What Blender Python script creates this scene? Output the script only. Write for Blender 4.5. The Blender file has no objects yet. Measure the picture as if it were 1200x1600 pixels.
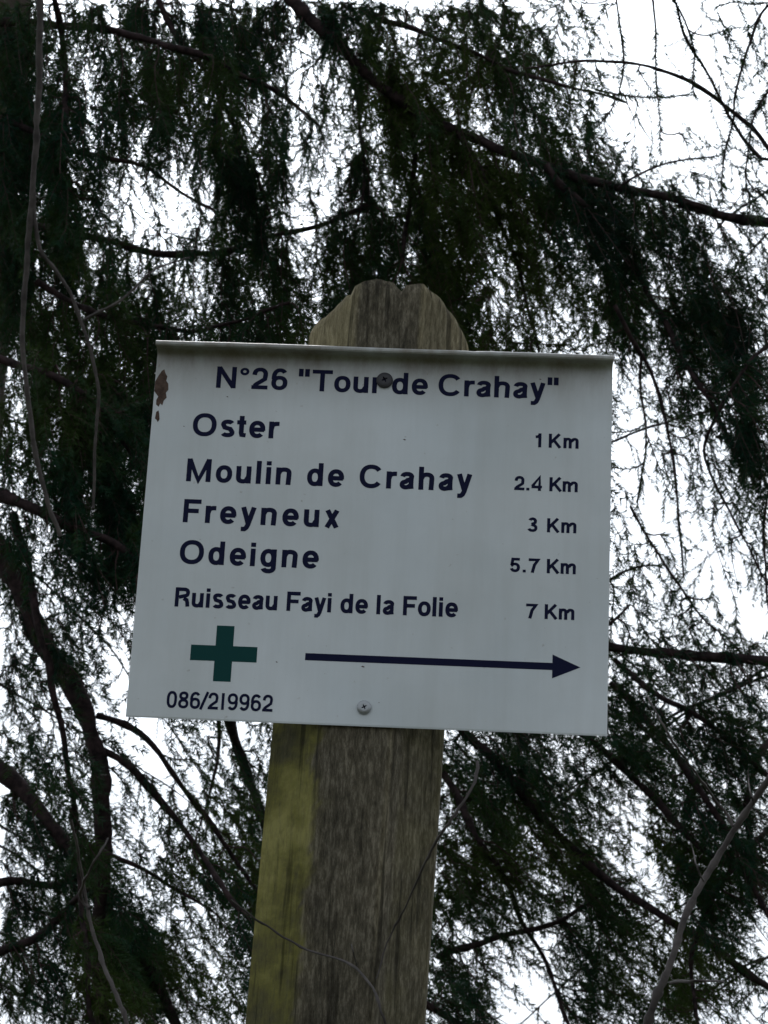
import bpy, math, random
import numpy as np
from mathutils import Matrix, Vector

random.seed(7)
rng = np.random.default_rng(11)
scene = bpy.context.scene
COL = scene.collection

# ------------------------------------------------------------------ camera
CAM = np.array([0.07126, -1.62499, 1.60623])
# rows: world x, y, z of the camera's right / down / forward axes
MWC = np.array([[0.998609, 0.036580, -0.037968],
                [0.023344, 0.338936, 0.940520],
                [0.047273, -0.940098, 0.337611]])
FPX = 3600.0                      # focal length in pixels of the 1200 x 1600 photograph
cam_d = bpy.data.cameras.new('camera')
cam_d.sensor_fit = 'VERTICAL'
cam_d.sensor_height = 24.0
cam_d.lens = 24.0 * FPX / 1600.0
cam_d.clip_start = 0.05
cam_d.clip_end = 2000.0
cam_d.dof.use_dof = True
cam_d.dof.focus_distance = 1.74
cam_d.dof.aperture_fstop = 30.0
cam = bpy.data.objects.new('camera', cam_d)
r, d, f = MWC[:, 0], MWC[:, 1], MWC[:, 2]
cam.matrix_world = Matrix(((r[0], -d[0], -f[0], CAM[0]), (r[1], -d[1], -f[1], CAM[1]),
                           (r[2], -d[2], -f[2], CAM[2]), (0, 0, 0, 1)))
COL.objects.link(cam)
scene.camera = cam

# ------------------------------------------------------------------ sky, sun, exposure
SUN_EL, SUN_AZ = 42.0, -12.0        # sun high behind the trees, a little to the left
CLOUD = 0.42
world = bpy.data.worlds.new('World')
scene.world = world
world.use_nodes = True
nt = world.node_tree
nt.nodes.clear()
N = nt.nodes.new
wo = N('ShaderNodeOutputWorld')
bg = N('ShaderNodeBackground')
sky = N('ShaderNodeTexSky')
sky.sky_type = 'NISHITA'
sky.sun_disc = False
sky.sun_elevation = math.radians(SUN_EL)
sky.sun_rotation = math.radians(SUN_AZ)
sky.air_density = 1.0
sky.dust_density = 5.0
sky.ozone_density = 1.0
tc = N('ShaderNodeTexCoord')
mp = N('ShaderNodeMapping')
mp.inputs['Scale'].default_value = (2.2, 2.2, 4.5)
nz = N('ShaderNodeTexNoise')
nz.inputs['Scale'].default_value = 2.0
nz.inputs['Detail'].default_value = 5.0
vmap = N('ShaderNodeMapRange')
vmap.inputs['From Min'].default_value = 0.35
vmap.inputs['From Max'].default_value = 0.65
cr = N('ShaderNodeValToRGB')
cr.color_ramp.elements[0].position = 0.30
cr.color_ramp.elements[0].color = (0.95, 0.95, 0.95, 1)
cr.color_ramp.elements[1].position = 0.62
cr.color_ramp.elements[1].color = (1, 1, 1, 1)
mx = N('ShaderNodeMix')
mx.data_type = 'RGBA'
bw = N('ShaderNodeRGBToBW')                               # thin bright cloud: the sky's own light, whitened
cl = N('ShaderNodeMix')
cl.data_type = 'RGBA'
cl.blend_type = 'MULTIPLY'
cl.inputs[0].default_value = 1.0
cl.inputs[7].default_value = (CLOUD * 0.92, CLOUD, CLOUD * 1.09, 1)
L = nt.links.new
L(tc.outputs['Generated'], mp.inputs['Vector'])
L(mp.outputs['Vector'], nz.inputs['Vector'])
L(nz.outputs['Fac'], cr.inputs['Fac'])
L(nz.outputs['Fac'], vmap.inputs['Value'])
L(cr.outputs['Color'], mx.inputs['Factor'])
L(sky.outputs['Color'], mx.inputs[6])
L(sky.outputs['Color'], bw.inputs[0])
L(bw.outputs[0], cl.inputs[6])
# even overcast veil, mottled by the cloud noise, brighter towards the hidden sun
veil = N('ShaderNodeMix')
veil.data_type = 'RGBA'
veil.inputs[6].default_value = (2.0, 2.25, 2.65, 1)
veil.inputs[7].default_value = (2.75, 2.85, 3.05, 1)
addc = N('ShaderNodeMix')
addc.data_type = 'RGBA'
addc.blend_type = 'ADD'
addc.inputs[0].default_value = 1.0
L(vmap.outputs[0], veil.inputs[0])
L(cl.outputs[2], addc.inputs[6])
L(veil.outputs[2], addc.inputs[7])
L(addc.outputs[2], mx.inputs[7])
L(mx.outputs[2], bg.inputs['Color'])
bg.inputs['Strength'].default_value = 0.12
L(bg.outputs[0], wo.inputs['Surface'])

sun_d = bpy.data.lights.new('sun', 'SUN')
sun_d.energy = 0.6
sun_d.angle = math.radians(14)
sun_d.color = (1.0, 0.96, 0.90)
sun = bpy.data.objects.new('sun', sun_d)
az, el = math.radians(SUN_AZ), math.radians(SUN_EL)
to_sun = Vector((math.sin(az) * math.cos(el), math.cos(az) * math.cos(el), math.sin(el)))
sun.rotation_euler = to_sun.to_track_quat('Z', 'Y').to_euler()
sun.location = (-3, 4, 12)
COL.objects.link(sun)

vs = scene.view_settings
vs.view_transform = 'Standard'
vs.look = 'None'
vs.gamma = 1.0
vs.use_curve_mapping = False
vs.exposure = 0.76


# ------------------------------------------------------------------ helpers
def tag(o, label=None, cat=None, group=None, kind=None):
    for k, v in (('label', label), ('category', cat), ('group', group), ('kind', kind)):
        if v:
            o[k] = v
    return o


def empty(name, loc):
    o = bpy.data.objects.new(name, None)
    o.empty_display_size = 0.1
    o.location = loc
    COL.objects.link(o)
    return o


def link(name, me, mat=None, parent=None, smooth=False):
    if mat:
        me.materials.append(mat)
    if smooth:
        me.polygons.foreach_set('use_smooth', np.ones(len(me.polygons), dtype=bool))
    o = bpy.data.objects.new(name, me)
    COL.objects.link(o)
    if parent:                       # geometry is written in world coordinates
        o.parent = parent
        off = Vector((0, 0, 0))
        p = parent
        while p:
            off += p.location
            p = p.parent
        o.location = -off
    return o


def pymesh(name, v, fc):
    me = bpy.data.meshes.new(name)
    me.from_pydata([tuple(map(float, a)) for a in v], [], fc)
    me.update()
    return me


def fastmesh(name, verts, quads, tris=None):
    """numpy arrays -> mesh"""
    me = bpy.data.meshes.new(name)
    nq = len(quads)
    nt_ = 0 if tris is None else len(tris)
    me.vertices.add(len(verts))
    me.vertices.foreach_set('co', np.asarray(verts, dtype=np.float32).ravel())
    idx = np.asarray(quads, dtype=np.int32).ravel()
    starts = np.arange(nq, dtype=np.int32) * 4
    if nt_:
        idx = np.concatenate([idx, np.asarray(tris, dtype=np.int32).ravel()])
        starts = np.concatenate([starts, nq * 4 + np.arange(nt_, dtype=np.int32) * 3])
    me.loops.add(len(idx))
    me.loops.foreach_set('vertex_index', idx)
    me.polygons.add(nq + nt_)
    me.polygons.foreach_set('loop_start', starts)
    me.update(calc_edges=True)
    return me


def unproj(x, y, D):
    """photo pixel and distance along the view axis -> world point"""
    x = np.asarray(x, float)
    y = np.asarray(y, float)
    D = np.asarray(D, float) + 0 * x
    c = np.stack([(x - 600) / FPX * D, (y - 800) / FPX * D, D], -1)
    return CAM + c @ MWC.T


def resample(pts, step):
    pts = np.asarray(pts, float)
    seg = np.linalg.norm(np.diff(pts[:, :2], axis=0), axis=1)
    s = np.concatenate([[0], np.cumsum(seg)])
    n = max(3, int(s[-1] / step) + 1)
    t = np.linspace(0, s[-1], n)
    # smooth through the points (Catmull-Rom like via cubic on chord length)
    out = np.stack([np.interp(t, s, pts[:, k]) for k in range(pts.shape[1])], 1)
    for _ in range(3):
        out[1:-1] = 0.25 * out[:-2] + 0.5 * out[1:-1] + 0.25 * out[2:]
    return out


def tubes(paths, radii, sides=4):
    """many polylines (world) -> verts, quads"""
    V, Q = [], []
    base = 0
    for P, R in zip(paths, radii):
        P = np.asarray(P)
        n = len(P)
        T = np.gradient(P, axis=0)
        T /= np.linalg.norm(T, axis=1)[:, None] + 1e-12
        ref = np.array([0.31, 0.83, 0.46])
        U = np.cross(T, ref)
        U /= np.linalg.norm(U, axis=1)[:, None] + 1e-12
        W = np.cross(T, U)
        a = np.arange(sides) * 2 * math.pi / sides
        ring = (U[:, None, :] * np.cos(a)[None, :, None] + W[:, None, :] * np.sin(a)[None, :, None]) * np.asarray(R)[:, None, None]
        V.append((P[:, None, :] + ring).reshape(-1, 3))
        i = np.arange(n - 1)[:, None] * sides
        j = np.arange(sides)[None, :]
        j2 = (j + 1) % sides
        q = np.stack([i + j, i + j2, i + sides + j2, i + sides + j], -1).reshape(-1, 4) + base
        Q.append(q)
        base += n * sides
    return np.concatenate(V), np.concatenate(Q)


# ------------------------------------------------------------------ materials
def mat(name, col, rough=0.8, spec=0.3, metal=0.0):
    m = bpy.data.materials.new(name)
    m.use_nodes = True
    b = m.node_tree.nodes['Principled BSDF']
    b.inputs['Base Color'].default_value = (*col, 1)
    b.inputs['Roughness'].default_value = rough
    b.inputs['Specular IOR Level'].default_value = spec
    b.inputs['Metallic'].default_value = metal
    return m, m.node_tree, b


def node(nt, kind, **kw):
    n = nt.nodes.new(kind)
    for k, v in kw.items():
        if k in n.inputs:
            n.inputs[k].default_value = v
        else:
            setattr(n, k, v)
    return n


def ramp(nt, stops):
    n = nt.nodes.new('ShaderNodeValToRGB')
    e = n.color_ramp.elements
    e[0].position, e[0].color = stops[0][0], (*stops[0][1], 1)
    e[1].position, e[1].color = stops[-1][0], (*stops[-1][1], 1)
    for p, c in stops[1:-1]:
        q = e.new(p)
        q.color = (*c, 1)
    return n


def noise_col(nt, b, scale, stops, coord='Object', vec_scale=(1, 1, 1), detail=6.0, rough=0.6, bump=0.0, bdist=0.002):
    t = node(nt, 'ShaderNodeTexCoord')
    m = node(nt, 'ShaderNodeMapping')
    m.inputs['Scale'].default_value = vec_scale
    n = node(nt, 'ShaderNodeTexNoise', Scale=scale, Detail=detail, Roughness=rough)
    r_ = ramp(nt, stops)
    nt.links.new(t.outputs[coord], m.inputs['Vector'])
    nt.links.new(m.outputs['Vector'], n.inputs['Vector'])
    nt.links.new(n.outputs['Fac'], r_.inputs['Fac'])
    nt.links.new(r_.outputs['Color'], b.inputs['Base Color'])
    if bump:
        bp = node(nt, 'ShaderNodeBump', Strength=bump, Distance=bdist)
        nt.links.new(n.outputs['Fac'], bp.inputs['Height'])
        nt.links.new(bp.outputs['Normal'], b.inputs['Normal'])
    return t, m, n, r_


M_ground, g_nt, g_b = mat('forest_floor', (0.07, 0.06, 0.04), 0.95, 0.1)
noise_col(g_nt, g_b, 1.3, [(0.3, (0.035, 0.028, 0.018)), (0.5, (0.06, 0.06, 0.03)), (0.7, (0.05, 0.08, 0.03))], bump=0.6, bdist=0.05, detail=10)

M_bark, b_nt, b_b = mat('spruce_bark', (0.05, 0.036, 0.03), 0.9, 0.15)
noise_col(b_nt, b_b, 60, [(0.35, (0.008, 0.006, 0.006)), (0.65, (0.040, 0.026, 0.026))], bump=0.7, bdist=0.004)
M_trunk, b_nt, b_b = mat('spruce_trunk_bark', (0.05, 0.036, 0.03), 0.9, 0.15)
noise_col(b_nt, b_b, 22, [(0.3, (0.02, 0.015, 0.012)), (0.7, (0.07, 0.055, 0.045))], vec_scale=(1, 1, .35), bump=1.0, bdist=0.02)
M_stem, b_nt, b_b = mat('grey_stem_bark', (0.16, 0.14, 0.12), 0.8, 0.25)
noise_col(b_nt, b_b, 45, [(0.3, (0.030, 0.026, 0.024)), (0.7, (0.10, 0.088, 0.082))], bump=0.5, bdist=0.002)
M_twig, b_nt, b_b = mat('dry_twig', (0.06, 0.038, 0.036), 0.85, 0.15)


def needle_mat(name, a, b_, c):
    m, t, b = mat(name, b_, 0.6, 0.10)
    noise_col(t, b, 2.3, [(0.3, a), (0.48, b_), (0.64, c)], detail=3)
    out = t.nodes['Material Output']
    tr = node(t, 'ShaderNodeBsdfTranslucent')
    tr.inputs['Color'].default_value = (c[0] * 1.3, c[1] * 1.4, c[2] * 0.8, 1)
    ms = node(t, 'ShaderNodeMixShader', Fac=0.18)
    t.links.new(b.outputs[0], ms.inputs[1])
    t.links.new(tr.outputs[0], ms.inputs[2])
    t.links.new(ms.outputs[0], out.inputs['Surface'])
    return m


M_needle = needle_mat('spruce_needles', (0.003, 0.018, 0.014), (0.006, 0.034, 0.020), (0.038, 0.062, 0.012))
M_needle_far = needle_mat('far_spruce_needles', (0.004, 0.019, 0.015), (0.008, 0.036, 0.022), (0.044, 0.064, 0.016))

# sign paint: pale grey-white enamel, brown dirt streaking under the top lip
M_sign, t, b = mat('white_enamel', (0.62, 0.66, 0.67), 0.42, 0.4)
tcn = node(t, 'ShaderNodeTexCoord')
n1 = node(t, 'ShaderNodeTexNoise', Scale=7.0, Detail=6.0, Roughness=0.6)
r1 = ramp(t, [(0.3, (0.545, 0.60, 0.62)), (0.7, (0.64, 0.685, 0.70))])
t.links.new(tcn.outputs['Object'], n1.inputs['Vector'])
t.links.new(n1.outputs['Fac'], r1.inputs['Fac'])
sx = node(t, 'ShaderNodeSeparateXYZ')
t.links.new(tcn.outputs['Object'], sx.inputs[0])
# dirt: strongest within 25 mm of the lip, wobbling with noise
n2 = node(t, 'ShaderNodeTexNoise', Scale=38.0, Detail=8.0, Roughness=0.7)
mp2 = node(t, 'ShaderNodeMapping')
mp2.inputs['Scale'].default_value = (1.0, 1.0, 0.35)
t.links.new(tcn.outputs['Object'], mp2.inputs['Vector'])
t.links.new(mp2.outputs['Vector'], n2.inputs['Vector'])
mr = node(t, 'ShaderNodeMapRange')
mr.inputs['From Min'].default_value = 2.17 + 0.090
mr.inputs['From Max'].default_value = 2.17 + 0.142
t.links.new(sx.outputs['Z'], mr.inputs['Value'])
pw = node(t, 'ShaderNodeMath', operation='POWER')
pw.inputs[1].default_value = 1.7
t.links.new(mr.outputs[0], pw.inputs[0])
ml = node(t, 'ShaderNodeMath', operation='MULTIPLY')
t.links.new(pw.outputs[0], ml.inputs[0])
mr2 = node(t, 'ShaderNodeMapRange')
mr2.inputs['From Min'].default_value = 0.3
mr2.inputs['From Max'].default_value = 0.65
mr2.inputs['To Min'].default_value = 0.35
mr2.inputs['To Max'].default_value = 0.9
t.links.new(n2.outputs['Fac'], mr2.inputs['Value'])
t.links.new(mr2.outputs[0], ml.inputs[1])
mxd = node(t, 'ShaderNodeMix', data_type='RGBA')
t.links.new(ml.outputs[0], mxd.inputs['Factor'])
t.links.new(r1.outputs['Color'], mxd.inputs[6])
mxd.inputs[7].default_value = (0.17, 0.145, 0.105, 1)
# specks and faint scuffs over the whole face
n3 = node(t, 'ShaderNodeTexNoise', Scale=170.0, Detail=2.0)
t.links.new(tcn.outputs['Object'], n3.inputs['Vector'])
r3 = ramp(t, [(0.70, (0, 0, 0)), (0.78, (0.5, 0.5, 0.5))])
t.links.new(n3.outputs['Fac'], r3.inputs['Fac'])
mxs = node(t, 'ShaderNodeMix', data_type='RGBA')
t.links.new(r3.outputs['Color'], mxs.inputs['Factor'])
t.links.new(mxd.outputs[2], mxs.inputs[6])
mxs.inputs[7].default_value = (0.25, 0.22, 0.17, 1)
n5 = node(t, 'ShaderNodeTexNoise', Scale=48.0, Detail=7.0, Roughness=0.7)      # rain streaks
mp5 = node(t, 'ShaderNodeMapping')
mp5.inputs['Scale'].default_value = (1.0, 1.0, 0.07)
t.links.new(tcn.outputs['Object'], mp5.inputs['Vector'])
t.links.new(mp5.outputs['Vector'], n5.inputs['Vector'])
r5 = ramp(t, [(0.42, (1, 1, 1)), (0.70, (0.80, 0.785, 0.75))])
t.links.new(n5.outputs['Fac'], r5.inputs['Fac'])
n6 = node(t, 'ShaderNodeTexNoise', Scale=5.0, Detail=5.0, Roughness=0.55)       # broad film of grime
t.links.new(tcn.outputs['Object'], n6.inputs['Vector'])
r6 = ramp(t, [(0.35, (1.03, 1.03, 1.03)), (0.68, (0.86, 0.85, 0.82))])
t.links.new(n6.outputs['Fac'], r6.inputs['Fac'])
m5 = node(t, 'ShaderNodeMix', data_type='RGBA', blend_type='MULTIPLY')
m5.inputs['Factor'].default_value = 0.35
t.links.new(mxs.outputs[2], m5.inputs[6])
t.links.new(r5.outputs['Color'], m5.inputs[7])
m6 = node(t, 'ShaderNodeMix', data_type='RGBA', blend_type='MULTIPLY')
m6.inputs['Factor'].default_value = 1.0
t.links.new(m5.outputs[2], m6.inputs[6])
t.links.new(r6.outputs['Color'], m6.inputs[7])
t.links.new(m6.outputs[2], b.inputs['Base Color'])
n4 = node(t, 'ShaderNodeTexNoise', Scale=14.0, Detail=2.0)
t.links.new(tcn.outputs['Object'], n4.inputs['Vector'])
bp = node(t, 'ShaderNodeBump', Strength=0.25, Distance=0.003)
t.links.new(n4.outputs['Fac'], bp.inputs['Height'])
t.links.new(bp.outputs['Normal'], b.inputs['Normal'])

M_ink, _, _ = mat('navy_print', (0.004, 0.006, 0.030), 0.6, 0.10)
M_cross, _, _ = mat('green_print', (0.002, 0.045, 0.042), 0.6, 0.12)
M_rust, rt, rb = mat('bare_rust', (0.12, 0.06, 0.035), 0.95, 0.1)
noise_col(rt, rb, 180, [(0.3, (0.045, 0.031, 0.024)), (0.7, (0.125, 0.088, 0.070))], bump=0.6, bdist=0.001)
M_screw, _, _ = mat('zinc_screw', (0.34, 0.36, 0.37), 0.45, 0.5, 0.6)
M_screw_dark, _, _ = mat('weathered_screw', (0.06, 0.06, 0.065), 0.6, 0.3, 0.3)

# post wood: grey-brown grain, yellow-green algae on its left facets
M_post, t, b = mat('weathered_post_wood', (0.15, 0.13, 0.1), 0.9, 0.15)
tcn = node(t, 'ShaderNodeTexCoord')
mpg = node(t, 'ShaderNodeMapping')
mpg.inputs['Scale'].default_value = (1, 1, 0.22)
t.links.new(tcn.outputs['Object'], mpg.inputs['Vector'])
ng = node(t, 'ShaderNodeTexNoise', Scale=340.0, Detail=10.0, Roughness=0.8)
t.links.new(mpg.outputs['Vector'], ng.inputs['Vector'])
rg = ramp(t, [(0.34, (0.034, 0.029, 0.020)), (0.5, (0.108, 0.097, 0.069)), (0.66, (0.27, 0.245, 0.185))])
t.links.new(ng.outputs['Fac'], rg.inputs['Fac'])
nb = node(t, 'ShaderNodeTexNoise', Scale=26.0, Detail=6.0, Roughness=0.6)
mpb = node(t, 'ShaderNodeMapping')
mpb.inputs['Scale'].default_value = (1, 1, 0.4)
t.links.new(tcn.outputs['Object'], mpb.inputs['Vector'])
t.links.new(mpb.outputs['Vector'], nb.inputs['Vector'])
rb2 = ramp(t, [(0.3, (0.62, 0.62, 0.62)), (0.7, (1.25, 1.22, 1.18))])
t.links.new(nb.outputs['Fac'], rb2.inputs['Fac'])
mm = node(t, 'ShaderNodeMix', data_type='RGBA', blend_type='MULTIPLY')
mm.inputs['Factor'].default_value = 1.0
# the chamfered faces of the head and the worn arrises are cleaner, yellower wood
af = node(t, 'ShaderNodeAttribute')
af.attribute_name = 'clean'
rgc = ramp(t, [(0.33, (0.10, 0.085, 0.045)), (0.5, (0.24, 0.21, 0.125)), (0.66, (0.40, 0.36, 0.23))])
t.links.new(ng.outputs['Fac'], rgc.inputs['Fac'])
mcl = node(t, 'ShaderNodeMix', data_type='RGBA')
t.links.new(af.outputs['Fac'], mcl.inputs['Factor'])
t.links.new(rg.outputs['Color'], mcl.inputs[6])
t.links.new(rgc.outputs['Color'], mcl.inputs[7])
t.links.new(mcl.outputs[2], mm.inputs[6])
t.links.new(rb2.outputs['Color'], mm.inputs[7])
# algae mask from a stored face attribute (0..1) and noise
at = node(t, 'ShaderNodeAttribute')
at.attribute_name = 'algae'
na = node(t, 'ShaderNodeTexNoise', Scale=17.0, Detail=9.0, Roughness=0.66)
na.inputs['Distortion'].default_value = 0.15
mpa = node(t, 'ShaderNodeMapping')
mpa.inputs['Scale'].default_value = (0.7, 0.7, 1.1)
t.links.new(tcn.outputs['Object'], mpa.inputs['Vector'])
t.links.new(mpa.outputs['Vector'], na.inputs['Vector'])
ra = ramp(t, [(0.36, (0.62, 0.62, 0.62)), (0.55, (1, 1, 1))])
t.links.new(na.outputs['Fac'], ra.inputs['Fac'])
# fibres show through the green film
mk0 = node(t, 'ShaderNodeMapRange')
mk0.inputs['From Min'].default_value = 0.38
mk0.inputs['From Max'].default_value = 0.56
mk0.inputs['To Min'].default_value = 0.55
mk0.inputs['To Max'].default_value = 1.0
t.links.new(ng.outputs['Fac'], mk0.inputs['Value'])
mkk = node(t, 'ShaderNodeMath', operation='MULTIPLY')
t.links.new(at.outputs['Fac'], mkk.inputs[0])
t.links.new(mk0.outputs[0], mkk.inputs[1])
mk = node(t, 'ShaderNodeMath', operation='MULTIPLY')
t.links.new(mkk.outputs[0], mk.inputs[0])
t.links.new(ra.outputs['Color'], mk.inputs[1])
rcol = ramp(t, [(0.36, (0.060, 0.060, 0.018)), (0.5, (0.150, 0.142, 0.034)), (0.64, (0.29, 0.27, 0.09))])
t.links.new(na.outputs['Fac'], rcol.inputs['Fac'])
mg = node(t, 'ShaderNodeMix', data_type='RGBA')
t.links.new(mk.outputs[0], mg.inputs['Factor'])
t.links.new(mm.outputs[2], mg.inputs[6])
t.links.new(rcol.outputs['Color'], mg.inputs[7])
# long fine drying cracks
nk = node(t, 'ShaderNodeTexNoise', Scale=150.0, Detail=3.0, Roughness=0.5)
mpk = node(t, 'ShaderNodeMapping')
mpk.inputs['Scale'].default_value = (1, 1, 0.05)
t.links.new(tcn.outputs['Object'], mpk.inputs['Vector'])
t.links.new(mpk.outputs['Vector'], nk.inputs['Vector'])
rk = ramp(t, [(0.34, (0.30, 0.30, 0.30)), (0.42, (1, 1, 1))])
t.links.new(nk.outputs['Fac'], rk.inputs['Fac'])
mk2 = node(t, 'ShaderNodeMix', data_type='RGBA', blend_type='MULTIPLY')
mk2.inputs['Factor'].default_value = 0.8
t.links.new(mg.outputs[2], mk2.inputs[6])
t.links.new(rk.outputs['Color'], mk2.inputs[7])
t.links.new(mk2.outputs[2], b.inputs['Base Color'])
bp = node(t, 'ShaderNodeBump', Strength=0.8, Distance=0.0025)
t.links.new(ng.outputs['Fac'], bp.inputs['Height'])
t.links.new(bp.outputs['Normal'], b.inputs['Normal'])

# ------------------------------------------------------------------ ground
n = 60
xs = np.linspace(-300, 300, n)
gx, gy = np.meshgrid(np.sign(xs) * (np.abs(xs) / 300) ** 2.2 * 300, np.sign(xs) * (np.abs(xs) / 300) ** 2.2 * 300)
gz = 0.10 * np.sin(gx * 0.31 + 1) * np.cos(gy * 0.27) * np.clip(np.hypot(gx, gy) / 4, 0, 1)
gi = np.arange(n * n).reshape(n, n)
gq = np.stack([gi[:-1, :-1], gi[:-1, 1:], gi[1:, 1:], gi[1:, :-1]], -1).reshape(-1, 4)
ground = link('ground', fastmesh('ground', np.stack([gx, gy, gz], -1).reshape(-1, 3), gq), M_ground, smooth=True)
tag(ground, kind='structure')

# ------------------------------------------------------------------ wooden post
SZ = 2.17                          # height of the sign's centre
cap_x = np.array([-64, -60, -52, -40, -23, -14, 0, 6, 9, 13, 20, 31, 45, 58, 64]) / 1000
cap_z = np.array([181, 183, 188, 195, 206, 210, 208.5, 205, 201, 205, 209, 207, 198, 184, 172]) / 1000


def post_center(z):
    return 0.0004 + (z - SZ - 0.155) * 0.026


def profile():
    """(x, y_front, y_back) samples of an octagonal section, left to right, and algae weight"""
    hw, chl, chr_ = 0.0635, 0.038, 0.037
    y0, y1 = 0.0035, 0.1305
    xs = np.concatenate([np.linspace(-hw, -hw + chl, 12), np.linspace(-hw + chl, hw - chr_, 16)[1:],
                         np.linspace(hw - chr_, hw, 12)[1:]])
    yf, yb = [], []
    for x in xs:
        if x < -hw + chl:
            k = (-hw + chl - x)
        elif x > hw - chr_:
            k = x - (hw - chr_)
        else:
            k = 0
        yf.append(y0 + k)
        yb.append(y1 - k)
    return xs, np.array(yf), np.array(yb), hw, chl


px_, pyf, pyb, hw, chl = profile()
side_l = np.linspace(pyf[0], pyb[0], 8)[1:-1]
loop = [(x, y, 0) for x, y in zip(px_, pyf)] + [(px_[-1], y, 0) for y in side_l] + \
       [(x, y, 1) for x, y in zip(px_[::-1], pyb[::-1])] + [(px_[0], y, 0) for y in side_l[::-1]]
loop = np.array(loop)
nl = len(loop)
zt = np.concatenate([np.linspace(0, 0.75, 12)[:-1], np.linspace(0.75, 1.0, 150)])
capz = SZ + 0.0045 + np.interp(loop[:, 0] / 1.03 + 0.001, cap_x, cap_z)
capz += rng.normal(0, 0.0011, nl)
V = []
cx0, cy0 = 0.0, 0.065
gro = rng.normal(0, 1, (nl, 40))
for k, tt in enumerate(zt):
    z = -0.05 + (capz + 0.05) * tt
    # shallow vertical drying grooves, wandering a little with height
    zz = z * 7.0
    g = np.array([np.interp(zz[i] % 39, np.arange(40), gro[i]) for i in range(nl)])
    disp = 0.00030 * g
    ang = np.stack([loop[:, 0] - cx0, loop[:, 1] - cy0], 1)
    ang /= np.linalg.norm(ang, axis=1)[:, None]
    edge = np.exp(-((capz - z) / 0.004) ** 2) * 0.0025        # worn rim
    x = loop[:, 0] + ang[:, 0] * (disp - edge) + np.array([post_center(a) for a in z])
    y = loop[:, 1] + ang[:, 1] * (disp - edge)
    y = np.maximum(y, 0.0024)
    V.append(np.stack([x, y, z], 1))
V = np.concatenate(V)
F = []
for k in range(len(zt) - 1):
    for i in range(nl):
        j = (i + 1) % nl
        F.append((k * nl + i, k * nl + j, (k + 1) * nl + j, (k + 1) * nl + i))
top = (len(zt) - 1) * nl
nf = len(px_)
ns_ = len(side_l)
# sawn crest: quads from the front rim to the back rim at the same x
for i in range(nf - 1):
    bi, bj = nf + ns_ + (nf - 1 - i), nf + ns_ + (nf - 2 - i)
    F.append((top + i, top + i + 1, top + bj, top + bi))
sidel = [top + 2 * nf + ns_ + k for k in range(ns_)]           # back to front on the left
F.append(tuple([top + 0, top + nf + ns_ + nf - 1] + sidel))
F.append(tuple([top + nf - 1] + [top + nf + k for k in range(ns_)] + [top + nf + ns_]))
me = pymesh('wooden_post', V, F)
al = me.attributes.new('algae', 'FLOAT', 'POINT')
rel = V[:, 0] - np.array([post_center(a) for a in V[:, 2]])
wz = np.clip((SZ + 0.05 - V[:, 2]) / 0.15, 0.10, 1.0)           # thick below the sign, thin on the head
rag = np.interp(V[:, 2] * 60, np.arange(200), rng.normal(0, 0.0024, 200)) + np.interp(V[:, 2] * 330, np.arange(900), rng.normal(0, 0.0012, 900)) + rng.normal(0, 0.0007, len(V))
wx = np.clip((-(hw - chl) - rel + 0.0010 + rag) / 0.003, 0, 1) * 0.95 + np.clip((0.012 + rag * 3 - (rel + hw - chl)) / 0.02, 0, 1) * 0.12
wx = np.where(rel > hw - 0.030, 0.16, wx)
al.data.foreach_set('value', (wx * wz).astype(np.float32))
clean = np.where((rel < -(hw - chl) - 0.0005), 0.95, 0) + np.where(rel > hw - 0.037 + 0.0005, 0.50, 0)
clean = clean * np.clip((V[:, 2] - SZ - 0.02) / 0.03, 0, 1)
arr = np.exp(-((rel + (hw - chl)) / 0.0012) ** 2) * .5 + np.exp(-((rel - (hw - 0.037)) / 0.0012) ** 2) * .7 + np.exp(-((np.abs(rel) - hw) / 0.0012) ** 2) * .5
front = V[:, 1] < 0.06
clean = np.clip(clean + np.where(front & (V[:, 2] > SZ), arr, arr * .35), 0, 1)
ac = me.attributes.new('clean', 'FLOAT', 'POINT')
ac.data.foreach_set('value', clean.astype(np.float32))
post = link('wooden_post', me, M_post)
tag(post, 'weathered octagonal wooden post with green algae on its left side, carrying the white sign', 'post')

# ------------------------------------------------------------------ the sign
sign = empty('trail_sign', (0, 0, SZ))
tag(sign, 'white metal hiking sign with navy lettering, green cross and arrow on the wooden post', 'sign')
HW = 0.1750
# cross-section (y, z): back flange at the bottom, flat face, cove and lip thrown forward at the top
prof = [(0.0016, -0.1440), (0.0016, -0.1455), (0.0003, -0.1462), (0.0, -0.1450)]
prof += [(0.0, z) for z in np.linspace(-0.143, 0.1395, 24)]
for a in np.linspace(10, 90, 8):
    prof.append((-0.0055 * (1 - math.cos(math.radians(a))), 0.1395 + 0.0055 * math.sin(math.radians(a))))
prof += [(-0.0095, 0.1450), (-0.0115, 0.1447), (-0.0128, 0.1438), (-0.0139, 0.1438), (-0.0148, 0.1447), (-0.0150, 0.1460),
         (-0.0146, 0.1471), (-0.0135, 0.1478), (-0.0110, 0.1480), (0.0, 0.1480), (0.0014, 0.1474), (0.0016, 0.1460)]
prof += [(0.0016, 0.10), (0.0016, 0.0), (0.0016, -0.10)]
prof = np.array(prof)
xsn = 60
xs = np.linspace(-HW, HW, xsn)
V = []
for x in xs:
    wob = 0.0004 * math.sin(x * 31 + 1) * np.clip((prof[:, 1] - 0.135) / 0.01, 0, 1)
    dent = 0.0006 * math.exp(-((x - 0.068) / 0.005) ** 2) * np.clip((prof[:, 1] - 0.143) / 0.003, 0, 1)
    V.append(np.stack([np.full(len(prof), x), prof[:, 0] + wob, prof[:, 1] + SZ - dent], 1))
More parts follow.
